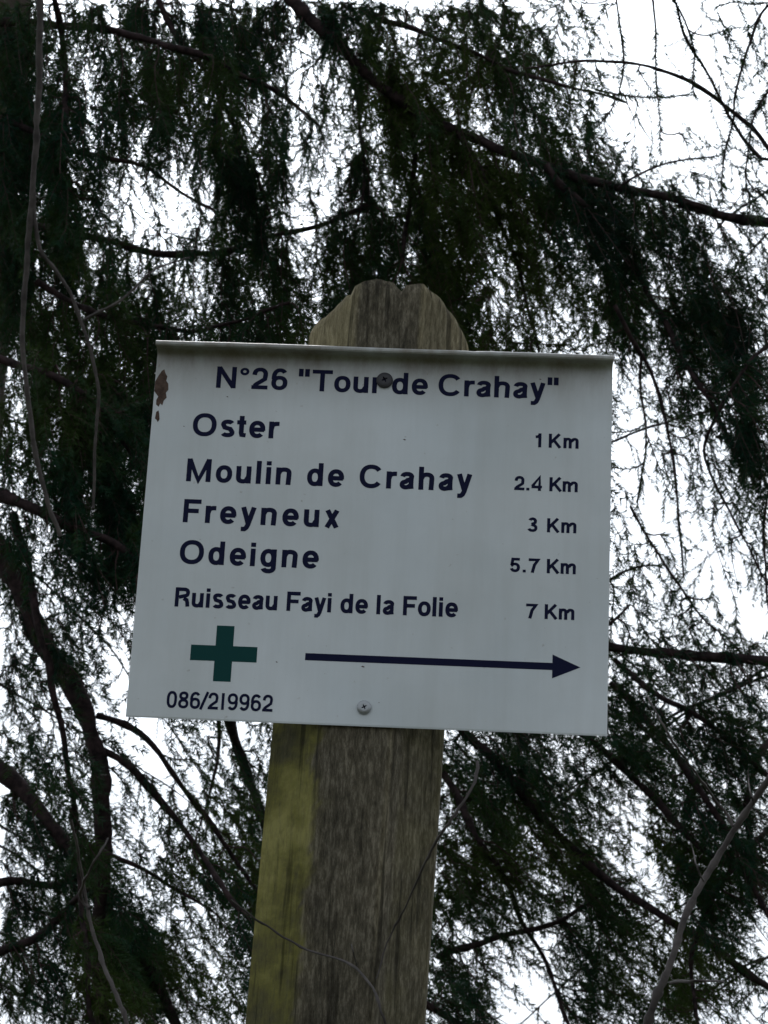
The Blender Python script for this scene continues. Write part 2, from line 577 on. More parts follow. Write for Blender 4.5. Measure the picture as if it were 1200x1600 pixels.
V = np.concatenate(V)
npf = len(prof)
F = []
for i in range(xsn - 1):
    for k in range(npf):
        k2 = (k + 1) % npf
        F.append((i * npf + k, i * npf + k2, (i + 1) * npf + k2, (i + 1) * npf + k))
F.append(tuple(range(npf)))
F.append(tuple((xsn - 1) * npf + k for k in reversed(range(npf))))
me = pymesh('sign_panel', V, F)
panel = link('panel', me, M_sign, sign)

# ---- lettering: every glyph drawn as thick strokes in cap-height units
X = 0.745


def sup(cx, cy, rx, ry, a0, a1, n=20, e=2.25):
    out = []
    for k in range(n + 1):
        a = math.radians(a0 + (a1 - a0) * k / n)
        c, s = math.cos(a), math.sin(a)
        out.append((cx + rx * math.copysign(abs(c) ** (2 / e), c), cy + ry * math.copysign(abs(s) ** (2 / e), s)))
    return out


def glyph(ch, s):
    """-> list of (centre line, closed) and advance width; s = stroke width"""
    h = s / 2
    b = 0.075                       # side bearing
    if ch == 'O':
        return [(sup(b + .46, .5, .46 - h, .515 - h, 0, 360, 40), 1)], .92 + 2 * b - .02
    if ch == 'C':
        return [(sup(b + .45, .5, .45 - h, .515 - h, 36, 324, 34), 0)], .86 + 2 * b - .02
    if ch == 'N':
        return [([(b + h, 0), (b + h, 1)], 0), ([(b + .76 - h, 0), (b + .76 - h, 1)], 0), ([(b + h * 1.0, .97), (b + .76 - h, .03)], 0)], .76 + 2 * b
    if ch == 'T':
        return [([(.02, 1 - h), (.80, 1 - h)], 0), ([(.41, 0), (.41, 1 - s)], 0)], .80
    if ch == 'M':
        return [([(b + h, 0), (b + h, 1)], 0), ([(b + .94 - h, 0), (b + .94 - h, 1)], 0), ([(b + h, .98), (b + .47, .06), (b + .94 - h, .98)], 0)], .94 + 2 * b
    if ch == 'F':
        return [([(b + h, 0), (b + h, 1)], 0), ([(b + s, 1 - h), (b + .66, 1 - h)], 0), ([(b + s, .50), (b + .58, .50)], 0)], .66 + b + .02
    if ch == 'R':
        return [([(b + h, 0), (b + h, 1)], 0),
                ([(b + s, 1 - h), (b + .44, 1 - h)] + sup(b + .44, .735, .26 - h + .02, .265 - h, 90, -90, 14) + [(b + s, .47 + h - .07)], 0),
                ([(b + .42, .43), (b + .58, .36), (b + .62, .22), (b + .64, .02)], 0)], .74 + 2 * b - .03
    if ch == 'K':
        return [([(b + h, 0), (b + h, 1)], 0), ([(b + h + .03, .36), (b + .66, .99)], 0), ([(b + .30, .56), (b + .70, .01)], 0)], .76 + b
    if ch == 'o':
        return [(sup(b + .315, X / 2, .315 - h, X / 2 + .012 - h, 0, 360, 34), 1)], .63 + 2 * b - .04
    if ch == 'e':
        return [([(b + s * .8, X / 2 - .01), (b + .62 - h * .4, X / 2 - .01)], 0),
                (sup(b + .31, X / 2, .31 - h, X / 2 + .012 - h, -8, 318, 32), 0)], .62 + 2 * b - .04
    if ch == 'a':
        return [([(b + h + .01, X - .20)] + sup(b + .28, X - .22, .25 - h + .02, .23 - h, 160, 15, 14) + [(b + .53 - h, X - .3), (b + .53 - h, .16), (b + .53 - h + .015, .02)], 0),
                ([(b + .50 - h, X * .58), (b + .30, X * .53)] + sup(b + .24, .20, .24 - h, .215 - h, 95, 270, 14) + [(b + .34, h + .01), (b + .50 - h, .18)], 0)], .55 + 2 * b - .02
    if ch == 'd':
        return [(sup(b + .29, X / 2, .29 - h + .01, X / 2 + .012 - h, 0, 360, 30), 1), ([(b + .60 - h, 0), (b + .60 - h, 1)], 0)], .60 + 2 * b
    if ch == 'g':
        return [(sup(b + .29, X / 2, .29 - h + .01, X / 2 + .012 - h, 0, 360, 30), 1),
                ([(b + .60 - h, X), (b + .60 - h, .02)] + sup(b + .31, -.03, .29 - h, .25 - h, 0, -165, 18), 0)], .60 + 2 * b
    if ch in 'hn':
        return [([(b + h, 0), (b + h, 1 if ch == 'h' else X)], 0),
                ([(b + h, X * .62)] + sup(b + .315, X - .25, .265 - h + .02, .262 - h, 165, 0, 16) + [(b + .58 - h, 0)], 0)], .58 + 2 * b
    if ch == 'u':
        return [([(b + .58 - h, 0), (b + .58 - h, X)], 0),
                ([(b + h, X)] + sup(b + .265, .25, .265 - h, .262 - h, 180, 345, 16) + [(b + .58 - h, X * .38)], 0)], .58 + 2 * b
    if ch == 'm':
        return [([(b + h, 0), (b + h, X)], 0),
                ([(b + h, X * .62)] + sup(b + .27, X - .22, .21 - h + .03, .232 - h, 165, 0, 14) + [(b + .51 - h, 0)], 0),
                ([(b + .51 - h, X * .62)] + sup(b + .69, X - .22, .21 - h + .03, .232 - h, 165, 0, 14) + [(b + .93 - h, 0)], 0)], .93 + 2 * b
    if ch in 'il':
        g = [([(b + h, 0), (b + h, 1 if ch == 'l' else X)], 0)]
        if ch == 'i':
            g.append(([(b + h, 1 - s * .95), (b + h, 1)], 0))
        return g, s + 2 * b
    if ch == 'r':
        return [([(b + h, 0), (b + h, X)], 0), ([(b + h, X * .55)] + sup(b + .33, X - .24, .28 - h + .02, .24 - h, 170, 92, 10) + [(b + .40, X - h)], 0)], .40 + b
    if ch == 's':
        u = X / 2 - h
        return [(sup(b + .28, X * .745, .265 - h, X * .265 - h + .012, 22, 205, 14) + [(b + .17, X * .55), (b + .38, X * .47)]
                 + sup(b + .28, X * .255, .275 - h, X * .265 - h + .012, 20, -158, 14), 0)], .54 + 2 * b - .03
    if ch == 't':
        return [([(.20, .95), (.20, .20), (.225, .11), (.30, h + .005), (.38, h)], 0), ([(.02, X - h * .9), (.37, X - h * .9)], 0)], .40
    if ch == 'x':
        return [([(.05 + h, 0), (.60 - h, X)], 0), ([(.05 + h, X), (.60 - h, 0)], 0)], .65
    if ch == 'y':
        return [([(.04 + h, X), (.335, .06)], 0), ([(.63 - h, X), (.335, -.02), (.28, -.14), (.21, -.20), (.08, -.20)], 0)], .65
    if ch == '0':
        return [(sup(b + .31, .5, .31 - h, .51 - h, 0, 360, 36, 2.5), 1)], .76
    if ch == '1':
        return [([(.42, 0), (.42, 1)], 0), ([(.40, .86), (.30, .76), (.16, .74)], 0)], .66
    if ch == '|':                    # plain one of the reference number
        return [([(.26, 0), (.26, 1)], 0)], .52
    if ch == '2':
        return [([(b + h, .66)] + sup(b + .31, .69, .30 - h, .32 - h, 172, -12, 18) + [(b + .50, .48), (b + .20, .25), (b + h + .02, h + .06)], 0),
                ([(b, h), (b + .62, h)], 0)], .76
    if ch == '3':
        return [(sup(b + .30, .745, .27 - h, .265 - h, 160, -75, 16) + [(b + .24, .53)], 0),
                ([(b + .24, .53)] + sup(b + .30, .275, .31 - h, .285 - h, 75, -165, 18), 0)], .76
    if ch == '4':
        return [([(b + .49, 0), (b + .49, .97), (b + .05, .32)], 0), ([(b, .25 + .02), (b + .64, .25 + .02)], 0)], .78
    if ch == '5':
        return [([(b + .58, 1 - h), (b + .15, 1 - h), (b + .10, .52)] + sup(b + .29, .33, .31 - h, .335 - h, 140, -165, 20), 0)], .76
    if ch == '6' or ch == '9':
        g = [(sup(.31, .325, .31 - h, .335 - h, 0, 360, 30), 1),
             (sup(.32, .56, .32 - h, .45 - h, 40, 190, 18), 0)]
        if ch == '9':
            g = [([(.62 - x, 1 - y) for x, y in p], c) for p, c in g]
        return [([(x + b, y) for x, y in p], c) for p, c in g], .76
    if ch == '7':
        return [([(b, 1 - h), (b + .60 - .02, 1 - h), (b + .36, .55), (b + .24, .0)], 0)], .74
    if ch == '8':
        return [(sup(b + .31, .75, .28 - h, .255 - h, 0, 360, 28), 1), (sup(b + .31, .28, .31 - h, .29 - h, 0, 360, 28), 1)], .76
    if ch == '.':
        return [([(b + h, 0), (b + h, s)], 0)], s + 2 * b
    if ch == '/':
        return [([(.02, -.03), (.42, 1.03)], 0)], .44
    if ch == '"':
        return [([(b + h * .8, .66), (b + h * .8, 1.02)], 0), ([(b + h * .8 + .24, .66), (b + h * .8 + .24, 1.02)], 0)], .24 + s + 2 * b
    if ch == 'D':                    # degree ring
        return [(sup(.24, .80, .17 - .05, .17 - .05, 0, 360, 22, 2.0), 2)], .46
    if ch == ' ':
        return [], .36
    raise KeyError(ch)


def stroke_mesh(line, closed, w):
    p = np.array(line, float)
    keep = [0]
    for i in range(1, len(p)):
        if np.linalg.norm(p[i] - p[keep[-1]]) > 1e-4:
            keep.append(i)
    p = p[keep]
    if closed and np.linalg.norm(p[0] - p[-1]) < 1e-3:
        p = p[:-1]
    n = len(p)
    L_, R_ = [], []
    for i in range(n):
        if closed:
            a, c = p[i - 1], p[(i + 1) % n]
        else:
            a, c = p[max(i - 1, 0)], p[min(i + 1, n - 1)]
        d1 = p[i] - a if (closed or i > 0) else c - p[i]
        d2 = c - p[i] if (closed or i < n - 1) else p[i] - a
        d1 = d1 / np.linalg.norm(d1)
        d2 = d2 / np.linalg.norm(d2)
        m = d1 + d2
        m /= np.linalg.norm(m) + 1e-9
        nn = np.array([-m[1], m[0]])
        k = min(1.0 / max(np.dot(nn, np.array([-d1[1], d1[0]])), 0.35), 1.9)
        L_.append(p[i] + nn * w / 2 * k)
        R_.append(p[i] - nn * w / 2 * k)
    V = L_ + R_
    F = [(i, i + n, i + n + 1, i + 1) for i in range(n - 1)]
    if closed:
        F.append((n - 1, 2 * n - 1, n, 0))
    return V, F


def text_line(txt, x0, x1, zb, cap, s=.165, xs=1.0, spacew=.36):
    """lay the words between x0 and x1 (mm) on baseline zb (mm), tracked out to fit"""
    gl = [glyph(c, s) for c in txt]
    adv = [(g[1] if c != ' ' else spacew) for g, c in zip(gl, txt)]
    first = min(q[0] for st, _ in gl[0][0] for q in st) - s / 2
    lastx = max(q[0] for st, _ in gl[-1][0] for q in st) + s / 2
    nat = sum(adv[:-1]) + lastx - first
    track = ((x1 - x0) / cap / xs - nat) / (len(txt) - 1)
    V, F, k = [], [], 0
    x = -first
    for (st, _), a in zip(gl, adv):
        for line, closed in st:
            w = s if closed != 2 else s * .62
            v, f_ = stroke_mesh(line, bool(closed), w)
            # the depth of the paint film differs by hundredths of a millimetre where strokes overlap
            base = len(V)
            V += [((x + q[0]) * cap * xs + x0, -0.12 - 0.006 * (k % 9), q[1] * cap + zb) for q in v]
            F += [tuple(base + i for i in ff) for ff in f_]
            k += 1
        x += a + track
    V = np.array(V) / 1000 + np.array([0, 0, SZ])
    return pymesh('lettering', V, F)


lines = [('ND26 "Tour de Crahay"', -127.9, 134.0, 115.6, 17.8, .18, 1.12, .30),
         ('Oster', -143.2, -75.3, 75.6, 18.4, .188, 1.07, .36),
         ('Moulin de Crahay', -145.0, 70.8, 38.4, 18.5, .188, 1.06, .40),
         ('Freyneux', -145.0, -27.6, 5.6, 18.5, .188, 1.07, .36),
         ('Odeigne', -145.2, -40.0, -27.1, 18.5, .188, 1.06, .36),
         ('Ruisseau Fayi de la Folie', -146.0, 64.7, -60.8, 15.0, .19, 1.0, .36),
         ('086/2|9962', -146.0, -67.3, -138.1, 12.6, .165, .96, .36),
         ('1 Km', 116.5, 150.2, 76.0, 11.4, .19, 1.08, .10),
         ('2.4 Km', 101.5, 150.2, 40.9, 11.3, .19, 1.08, .36),
         ('3 Km', 113.4, 149.8, 8.2, 11.2, .19, 1.08, .36),
         ('5.7 Km', 101.2, 150.0, -24.0, 11.2, .19, 1.08, .36),
         ('7 Km', 112.8, 149.6, -59.5, 11.4, .19, 1.08, .36)]
for a in lines:
    link('lettering', text_line(*a), M_ink, sign)


def flat_poly(name, pts, m, y=-0.12):
    V = [(x / 1000, y / 1000, SZ + z / 1000) for x, z in pts]
    return link(name, pymesh(name, V, [tuple(range(len(V)))]), m, sign)


flat_poly('arrow', [(-46.8, -98.1), (134.3, -98.3), (134.3, -104.6), (154.8, -95.5), (134.3, -86.5), (134.3, -92.9), (-46.8, -92.7)], M_ink)
cx, cz = -106.8, -95.5
flat_poly('green_cross', [(cx - 24.5, cz - 5.9), (cx - 6.5, cz - 5.9), (cx - 6.5, cz - 21.3), (cx + 6.5, cz - 21.3), (cx + 6.5, cz - 5.9),
                          (cx + 24.5, cz - 5.9), (cx + 24.5, cz + 5.9), (cx + 6.5, cz + 5.9), (cx + 6.5, cz + 21.3), (cx - 6.5, cz + 21.3),
                          (cx - 6.5, cz + 5.9), (cx - 24.5, cz + 5.9)], M_cross)

# flaked rust patch on the left edge
pts = [(-174.9, 119), (-172.5, 124.5), (-170.5, 128), (-168.6, 129.5), (-167.4, 126), (-165.8, 123.5), (-166.4, 120), (-164.6, 117.5), (-164.2, 112.5),
       (-165.9, 110), (-165.0, 106), (-167.0, 103.5), (-167.8, 99.5), (-169.6, 101), (-170.6, 98.2), (-172.6, 100), (-172.8, 104), (-171.5, 106.5), (-173.4, 109), (-174.9, 111)]
flat_poly('rust_patch', pts, M_rust)
flat_poly('rust_patch', [(-172.0, 94), (-170.4, 95.2), (-169.6, 92.5), (-169.0, 88), (-170.2, 85.6), (-171.4, 87.6), (-172.6, 88.5)], M_rust)
for (x, z, a) in [(18.5, 78.5, 1.0), (-118.5, 108.6, .7), (-67.5, -100.3, .7), (-4, -101.2, 1.1), (9, -128, .5), (-150, 83, .6), (120, 132, .8)]:
    flat_poly('dirt_speck', [(x - 1.2 * a, z), (x - .3 * a, z + .5 * a), (x + 1.3 * a, z - .3 * a), (x + .2 * a, z - .7 * a)], M_rust)


def screw(x, z, rad, m, lift):
    root_v, F = [], []
    nseg = 48
    prof = [(1.0, 0.0), (1.0, .22), (.93, .36), (.78, .50), (.60, .58), (.46, .60)]
    rings = []
    for rr, hh in prof:
        rings.append([(rr * math.cos(2 * math.pi * k / nseg), rr * math.sin(2 * math.pi * k / nseg), hh) for k in range(nseg)])
    for hh, sc in ((.60, 1.0), (.18, .75)):
        ring = []
        for k in range(nseg):
            a = 2 * math.pi * k / nseg
            rr = (.15 + .24 * abs(math.cos(2 * a)) ** 3) * sc
            ring.append((rr * math.cos(a + .5), rr * math.sin(a + .5), hh))
        rings.append(ring)
    V = []
    for rg_ in rings:
        for (a, b_, c) in rg_:
            V.append(((x + a * rad) / 1000, (-.13 - lift - c * rad * .75) / 1000, SZ + (z + b_ * rad) / 1000))
    for k in range(len(rings) - 1):
        for i in range(nseg):
            j = (i + 1) % nseg
            F.append((k * nseg + i, k * nseg + j, (k + 1) * nseg + j, (k + 1) * nseg + i))
    F.append(tuple((len(rings) - 1) * nseg + i for i in range(nseg)))
    o = link('screw', pymesh('screw', V, F), m, sign, smooth=False)
    o.data.materials.append(M_ink)
    first_pit = (len(rings) - 2) * nseg                      # cross recess coloured dark with the print material
    for p in list(o.data.polygons)[first_pit:]:
        p.material_index = 1
    return o


s1 = screw(1.1, 126.2, 6.3, M_screw_dark, .3)
s1['label'] = 'dark weathered screw between two words of the heading'
s2 = screw(-1.6, -132.2, 5.2, M_screw, .3)
s2['label'] = 'shiny screw near the bottom edge'

# ------------------------------------------------------------------ foliage
# how closely the foliage of the photograph closes (0 open sky .. 9 solid), 50 px cells
DENS = """865888887888667776211122
966768886688778885211122
985688986568888886321123
987788877669898887411124
988776688578999888621233
998653587368999988863123
998522587238999899988633
998635788678999788999864
987763588889998688898886
988885688889998687788998
988887788899998776688898
899898888888888776646789
899898888888888665616688
699999888888888665513479
599998888888888665523367
489998888888888665521436
778998888888888665521424
768998888888888665533213
767866666666666665533412
665666666666666666534421
774344444444444666666666
554233333333344666676666
355222333333344666677667
646422355555557877688888
756534475555558887736888
677635566666668888747888
678736886666668888747899
478846886666668888847898
878884786666666788874787
878997466666664648876774
888998676666667326877864
688998786666667336888764"""
D = np.array([[int(c) for c in row] for row in DENS.split()], float)
TAU = -np.log(1 - np.minimum(D, 9) / 9.9)
TAU = TAU * np.where(D < 4, 1.0, (D / 6.8) ** 0.65)
TAU = np.where(D <= 1, 0.05, TAU)
CS = 25
GW, GH = 48, 64
NEEDMASK = np.ones((GH, GW))


def up2(a):
    ys = np.clip((np.arange(GH) + .5) / 2 - .5, 0, 31)
    xs = np.clip((np.arange(GW) + .5) / 2 - .5, 0, 23)
    y0 = np.floor(ys).astype(int); x0 = np.floor(xs).astype(int)
    y1 = np.minimum(y0 + 1, 31); x1 = np.minimum(x0 + 1, 23)
    fy = (ys - y0)[:, None]; fx = (xs - x0)[None, :]
    return (a[y0][:, x0] * (1 - fy) * (1 - fx) + a[y0][:, x1] * (1 - fy) * fx + a[y1][:, x0] * fy * (1 - fx) + a[y1][:, x1] * fy * fx)


T0 = up2(TAU)
# uneven clumps, drawn out along the hanging twigs
GAIN = 2.4
cl_ = rng.normal(0, 1, (GH, GW))
cl_ = 0.5 * cl_ + 0.25 * (np.roll(cl_, 1, 0) + np.roll(cl_, -1, 0))
lowh = (np.arange(GH)[:, None] > 36) | ((np.arange(GW)[None, :] > 27) & (np.arange(GH)[:, None] < 24))
cl_ = np.where(lowh, cl_ + np.roll(np.roll(cl_, 1, 0), 1, 1) * .8 + np.roll(np.roll(cl_, -1, 0), -1, 1) * .8,
               cl_ + .8 * np.roll(cl_, 1, 0) + .8 * np.roll(cl_, -1, 0))
cl_ /= cl_.std()
T0 = T0 * np.exp(0.36 * cl_) * GAIN
T0[:36, :18] *= np.where(T0[:36, :18] > 0.9, 1.30, 1.0)
# wholly hidden by the sign or the post: thin it there (the other side of a solid sign)
HID = np.zeros((GH, GW), bool)
for r_ in range(GH):
    for c_ in range(GW):
        x, y = (c_ + .5) * CS, (r_ + .5) * CS
        if 610 < y < 1080 and 300 < x < 880:
            HID[r_, c_] = True
        if y > 1180 and 450 < x < 640:
            HID[r_, c_] = True
T0[HID] *= 0.25


def cell(x, y):
    return min(max(int(y / CS), 0), GH - 1), min(max(int(x / CS), 0), GW - 1)


def hang(x, y):
    """hanging direction of the twigs in the picture plane"""
    if y < 650:
        a = 0.04 + 0.50 * min(max((x - 450) / 550, 0), 1)
    else:
        k = min((y - 650) / 450, 1)
        a = (0.08 + 0.42 * k) if x < 500 else ((0.20 + 0.55 * k) if y > 950 else 0.22)
    return a


class Grower:
    def __init__(self, parent_tree, branches, needle, width, npx, seed, far=False, nmat=None):
        self.rng = np.random.default_rng(seed)
        self.len, self.w, self.npx = needle, width, npx
        self.far = far
        self.br = []
        self.tree = parent_tree
        P = []
        for bi, (pts, r0, r1, Dd) in enumerate(branches):
            q = resample([(p[0], p[1]) for p in pts], 14)
            s = np.linspace(0, 1, len(q))
            D0, D1 = Dd
            z = D0 + (D1 - D0) * s + 0.04 * np.sin(s * 9 + bi)
            wig = self.rng.normal(0, 1, (len(q), 2))
            for _ in range(6):
                wig[1:-1] = (wig[:-2] + 2 * wig[1:-1] + wig[2:]) / 4
            q = q + wig * 5.0 + np.cumsum(self.rng.normal(0, 0.5, (len(q), 2)), 0) * np.sin(s * math.pi)[:, None]
            rad = (r0 + (r1 - r0) * s ** 0.8) * z / FPX
            lump = self.rng.normal(0, 1, len(q))
            lump[1:-1] = (lump[:-2] + lump[1:-1] * 2 + lump[2:]) / 4
            rad = rad * (1 + 0.16 * lump + 0.25 * (self.rng.random(len(q)) < 0.07))
            self.br.append(dict(q=q, z=z, rad=rad, stems=[], needles=[]))
            for i in range(2, len(q)):
                tdir = q[i] - q[i - 1]
                tdir = tdir / (np.linalg.norm(tdir) + 1e-9)
                P.append((q[i, 0], q[i, 1], z[i], tdir[0], tdir[1], bi, 0))
        self.P = np.array(P)
        self.cand = [self.P]
        self.n = len(P)
        self.buf = np.zeros((60000, 7))
        self.buf[:self.n] = self.P

    def add_stem(self, bi, pts, z, r_px, level, targ, cov, open_needles=0.12):
        """pts: px polyline (step ~5 px); deposit needles along it where the picture wants foliage"""
        W = unproj(pts[:, 0], pts[:, 1], z)
        n = len(pts)
        s = np.linspace(0, 1, n)
        self.br[bi]['stems'].append((W, (r_px * (1 - 0.65 * s)) * z / FPX))
        # needles
        ci = np.clip((pts[:, 1] / CS).astype(int), 0, GH - 1)
        cj = np.clip((pts[:, 0] / CS).astype(int), 0, GW - 1)
        inside = (pts[:, 0] > -60) & (pts[:, 0] < 1260) & (pts[:, 1] > -60) & (pts[:, 1] < 1660)
        deficit = targ[ci, cj] - cov[ci, cj]
        lo_ = np.interp(np.arange(n) / 9.0, np.arange(n // 9 + 2), self.rng.random(n // 9 + 2))
        ok = inside & ((deficit > 0) | (lo_ < open_needles))
        seglen = np.linalg.norm(np.diff(W, axis=0), axis=1).mean()
        per = max(1, int(round(seglen / (0.0012 if not self.far else 0.0026))))
        T = np.gradient(W, axis=0)
        T /= np.linalg.norm(T, axis=1)[:, None] + 1e-12
        idx = np.repeat(np.where(ok)[0], per)
        if len(idx) == 0:
            return
        m = len(idx)
        base = W[idx] + T[idx] * (self.rng.random((m, 1)) * seglen)
        sv = np.cross(T[idx], MWC[:, 2] + self.rng.normal(0, 0.6, 3))     # the flat of the spray
        sv /= np.linalg.norm(sv, axis=1)[:, None] + 1e-9
        sv *= np.where(self.rng.random(m) < .5, -1, 1)[:, None]
        rv = sv + self.rng.normal(0, 0.42, (m, 3))
        rv -= (rv * T[idx]).sum(1)[:, None] * T[idx]
        rv /= np.linalg.norm(rv, axis=1)[:, None] + 1e-9
        dr = rv * 0.72 + T[idx] * (0.55 + 0.30 * self.rng.random((m, 1)))
        dr /= np.linalg.norm(dr, axis=1)[:, None]
        ln = self.len * (0.7 + 0.5 * self.rng.random((m, 1)))
        sd = np.cross(dr, self.rng.normal(0, 1, (m, 3)))
        sd /= np.linalg.norm(sd, axis=1)[:, None] + 1e-9
        self.br[bi]['needles'].append((base, dr * ln, sd * self.w / 2))
        zz = z[idx]
        area = (self.len * FPX / zz * 0.75) * (self.w * FPX / zz * 0.66) * 0.5
        np.add.at(cov, (ci[idx], cj[idx]), area / (CS * CS))
        # sites later stems can spring from
        if level < 3:
            k = np.arange(2, n - 1, 3)
            td = pts[k] - pts[k - 1]
            td /= np.linalg.norm(td, axis=1)[:, None] + 1e-9
            a = np.concatenate([pts[k], z[k][:, None], td, np.full((len(k), 1), bi), np.full((len(k), 1), level)], 1)
            if self.n + len(a) < len(self.buf):
                self.buf[self.n:self.n + len(a)] = a
                self.n += len(a)

    def grow(self, targ, cov, count, maxd=170, sc=1.0):
        rg = self.rng
        prob = None
        for it in range(count):
            if it % 12 == 0:
                deficit = np.maximum(targ - cov, 0)
                if deficit.sum() < targ.sum() * 0.04:
                    print('full at', it, count)
                    break
                prob = (deficit ** 1.3).ravel()
                prob /= prob.sum()
                picks = rg.choice(GW * GH, 12, p=prob)
            c = picks[it % 12]
            tx = (c % GW + rg.random()) * CS
            ty = (c // GW + rg.random()) * CS
            B = self.buf[:self.n]
            dx, dy = tx - B[:, 0], ty - B[:, 1]
            dist = np.hypot(dx, dy)
            cost = dist * (1 + 1.2 * (dy < 0)) + 0.5 * np.abs(dx - dy * math.tan(hang(tx, ty))) + 18 * B[:, 6] + 12 * rg.random(self.n)
            cost = cost + np.where(dist < 8, 30, 0)
            i = int(np.argmin(cost))
            b = B[i]
            dd = dist[i]
            if dd > maxd * (2.5 if it > count * .5 else 1.2):
                continue
            bi = int(b[5])
            a = hang(tx, ty) + rg.normal(0, 0.14)
            hd = np.array([math.sin(a), math.cos(a)])
            ext = (30 + 85 * rg.random()) * sc
            p0 = b[:2]
            p2 = np.array([tx, ty])
            ctrl = p0 + np.array([b[3], b[4]]) * min(dd * 0.30, 22) + (p2 - p0) * 0.30
            p3 = p2 + hd * ext
            m1 = max(4, int(dd / 6))
            u = np.linspace(0, 1, m1)[:, None]
            seg1 = (1 - u) ** 2 * p0 + 2 * u * (1 - u) * ctrl + u ** 2 * p2
            m2 = max(4, int(ext / 6))
            v = np.linspace(0, 1, m2 + 1)[1:, None]
            t1 = (p2 - ctrl)
            t1 /= np.linalg.norm(t1) + 1e-9
            pc = p2 + (t1 * .35 + hd * .65) * ext * .4
            seg2 = (1 - v) ** 2 * p2 + 2 * v * (1 - v) * pc + v ** 2 * p3
            pts = np.concatenate([seg1, seg2])
            n = len(pts)
            L0 = dd + ext
            z = b[2] + np.linspace(0, 1, n) * rg.normal(0, 0.45) * L0 / FPX * b[2]
            self.add_stem(bi, pts, z, (1.5 if b[6] < 1 else 1.0) * (0.8 + .4 * rg.random()) * (0.8 if self.far else 1), int(b[6]) + 1, targ, cov)
            # comb of side shoots
            step = (10 + 6 * rg.random()) * sc
            side = 1 if rg.random() < .5 else -1
            sarr = np.arange(step, L0 - 8, step)
            arcs = np.concatenate([[0], np.cumsum(np.linalg.norm(np.diff(pts, axis=0), axis=1))])
            for q in sarr:
                k = min(int(np.searchsorted(arcs, q)), n - 2)
                r_, c_ = cell(pts[k, 0], pts[k, 1])
                if targ[r_, c_] - cov[r_, c_] < 0.05 * targ[r_, c_]:
                    continue
                td = pts[k + 1] - pts[k]
                td /= np.linalg.norm(td) + 1e-9
                side = -side
                an = side * (0.38 + 0.30 * rg.random())
                ca, sa = math.cos(an), math.sin(an)
                d0 = np.array([td[0] * ca - td[1] * sa, td[0] * sa + td[1] * ca])
                ls = (20 + 42 * rg.random()) * sc * (1 - 0.5 * q / L0)
                mm_ = max(3, int(ls / 6))
                w_ = np.linspace(0, 1, mm_ + 1)[:, None]
                sp = pts[k] + d0 * ls * w_ + np.array([0.15, 1.0]) * (ls * 0.22) * w_ ** 2
                zs = z[k] + np.linspace(0, 1, mm_ + 1) * rg.normal(0, 0.7) * ls / FPX * z[k]
                self.add_stem(bi, sp, zs, 0.8, 3, targ, cov, 0.03)

    def build(self, nmat):
        total = 0
        for b in self.br:
            W = unproj(b['q'][:, 0], b['q'][:, 1], b['z'])
            v, q = tubes([W], [b['rad']], 8)
            n8 = len(b['q'])
            bo = link('branch', fastmesh('branch', v, q), M_bark, self.tree, smooth=True)
            if b['stems']:
                v, q = tubes([s[0] for s in b['stems']], [s[1] for s in b['stems']], 3)
                tag(link('twigs', fastmesh('twigs', v, q), M_twig, bo), kind='stuff')
            if b['needles']:
                base = np.concatenate([a[0] for a in b['needles']])
                dr = np.concatenate([a[1] for a in b['needles']])
                sd = np.concatenate([a[2] for a in b['needles']])
                m = len(base)
                total += m
                v = np.stack([base + sd, base + dr, base - sd], 1).reshape(-1, 3)
                q = np.zeros((0, 4), np.int32)
                tag(link('needles', fastmesh('needles', v, q, np.arange(3 * m).reshape(-1, 3)), nmat, bo), kind='stuff')
        print('needles', total)


def trunk(x_px, Dd, r_base, height, lean, parent):
    p = unproj(x_px, 800.0, Dd)
    zs = np.linspace(-0.1, height, 40)
    k = zs / height
    P = np.stack([p[0] + lean * zs + 0.03 * np.sin(zs * .9), p[1] + 0.04 * np.sin(zs * .7 + 1), zs], 1)
    R = r_base * (1 - 0.85 * k) + 0.08 * np.exp(-zs * 2.5)
    v, q = tubes([P], [R], 20)
    link('trunk', fastmesh('trunk', v, q), M_trunk, parent, smooth=True)


def tree_root(x_px, Dd, label):
    p = unproj(x_px, 800.0, Dd)
    o = empty('spruce_tree', (float(p[0]), float(p[1]), 0.0))
    tag(o, label, 'tree', 'spruce trees behind the sign')
    return o


# --- far trees: their boughs start at trunks left and right of the view
def far_branches(x_tr, sgn, n, seed, Dd):
    rg = np.random.default_rng(seed)
    out = []
    for k in range(n):
        y0 = -250 + 1750 * (k + rg.random()) / n
        Ln = 450 + 650 * rg.random()
        rise = rg.normal(-40, 60)
        pts = []
        for u in np.linspace(0, 1, 9):
            x = x_tr + sgn * Ln * u
            y = y0 + rise * math.sin(u * 3.1) + (0.55 if y0 > 650 else 0.30) * Ln * u ** 1.6
            if 0 < x < 1200 and 0 < y < 1600:
                r_, c_ = cell(x, y)
                if T0[r_, c_] < 0.55 and u > .2:
                    break
            pts.append((x, y))
        if len(pts) > 3:
            dz = rg.normal(0, .5)
            out.append((pts, 3.6, 1.0, (Dd + dz, Dd + dz + rg.normal(0, .5))))
    return out


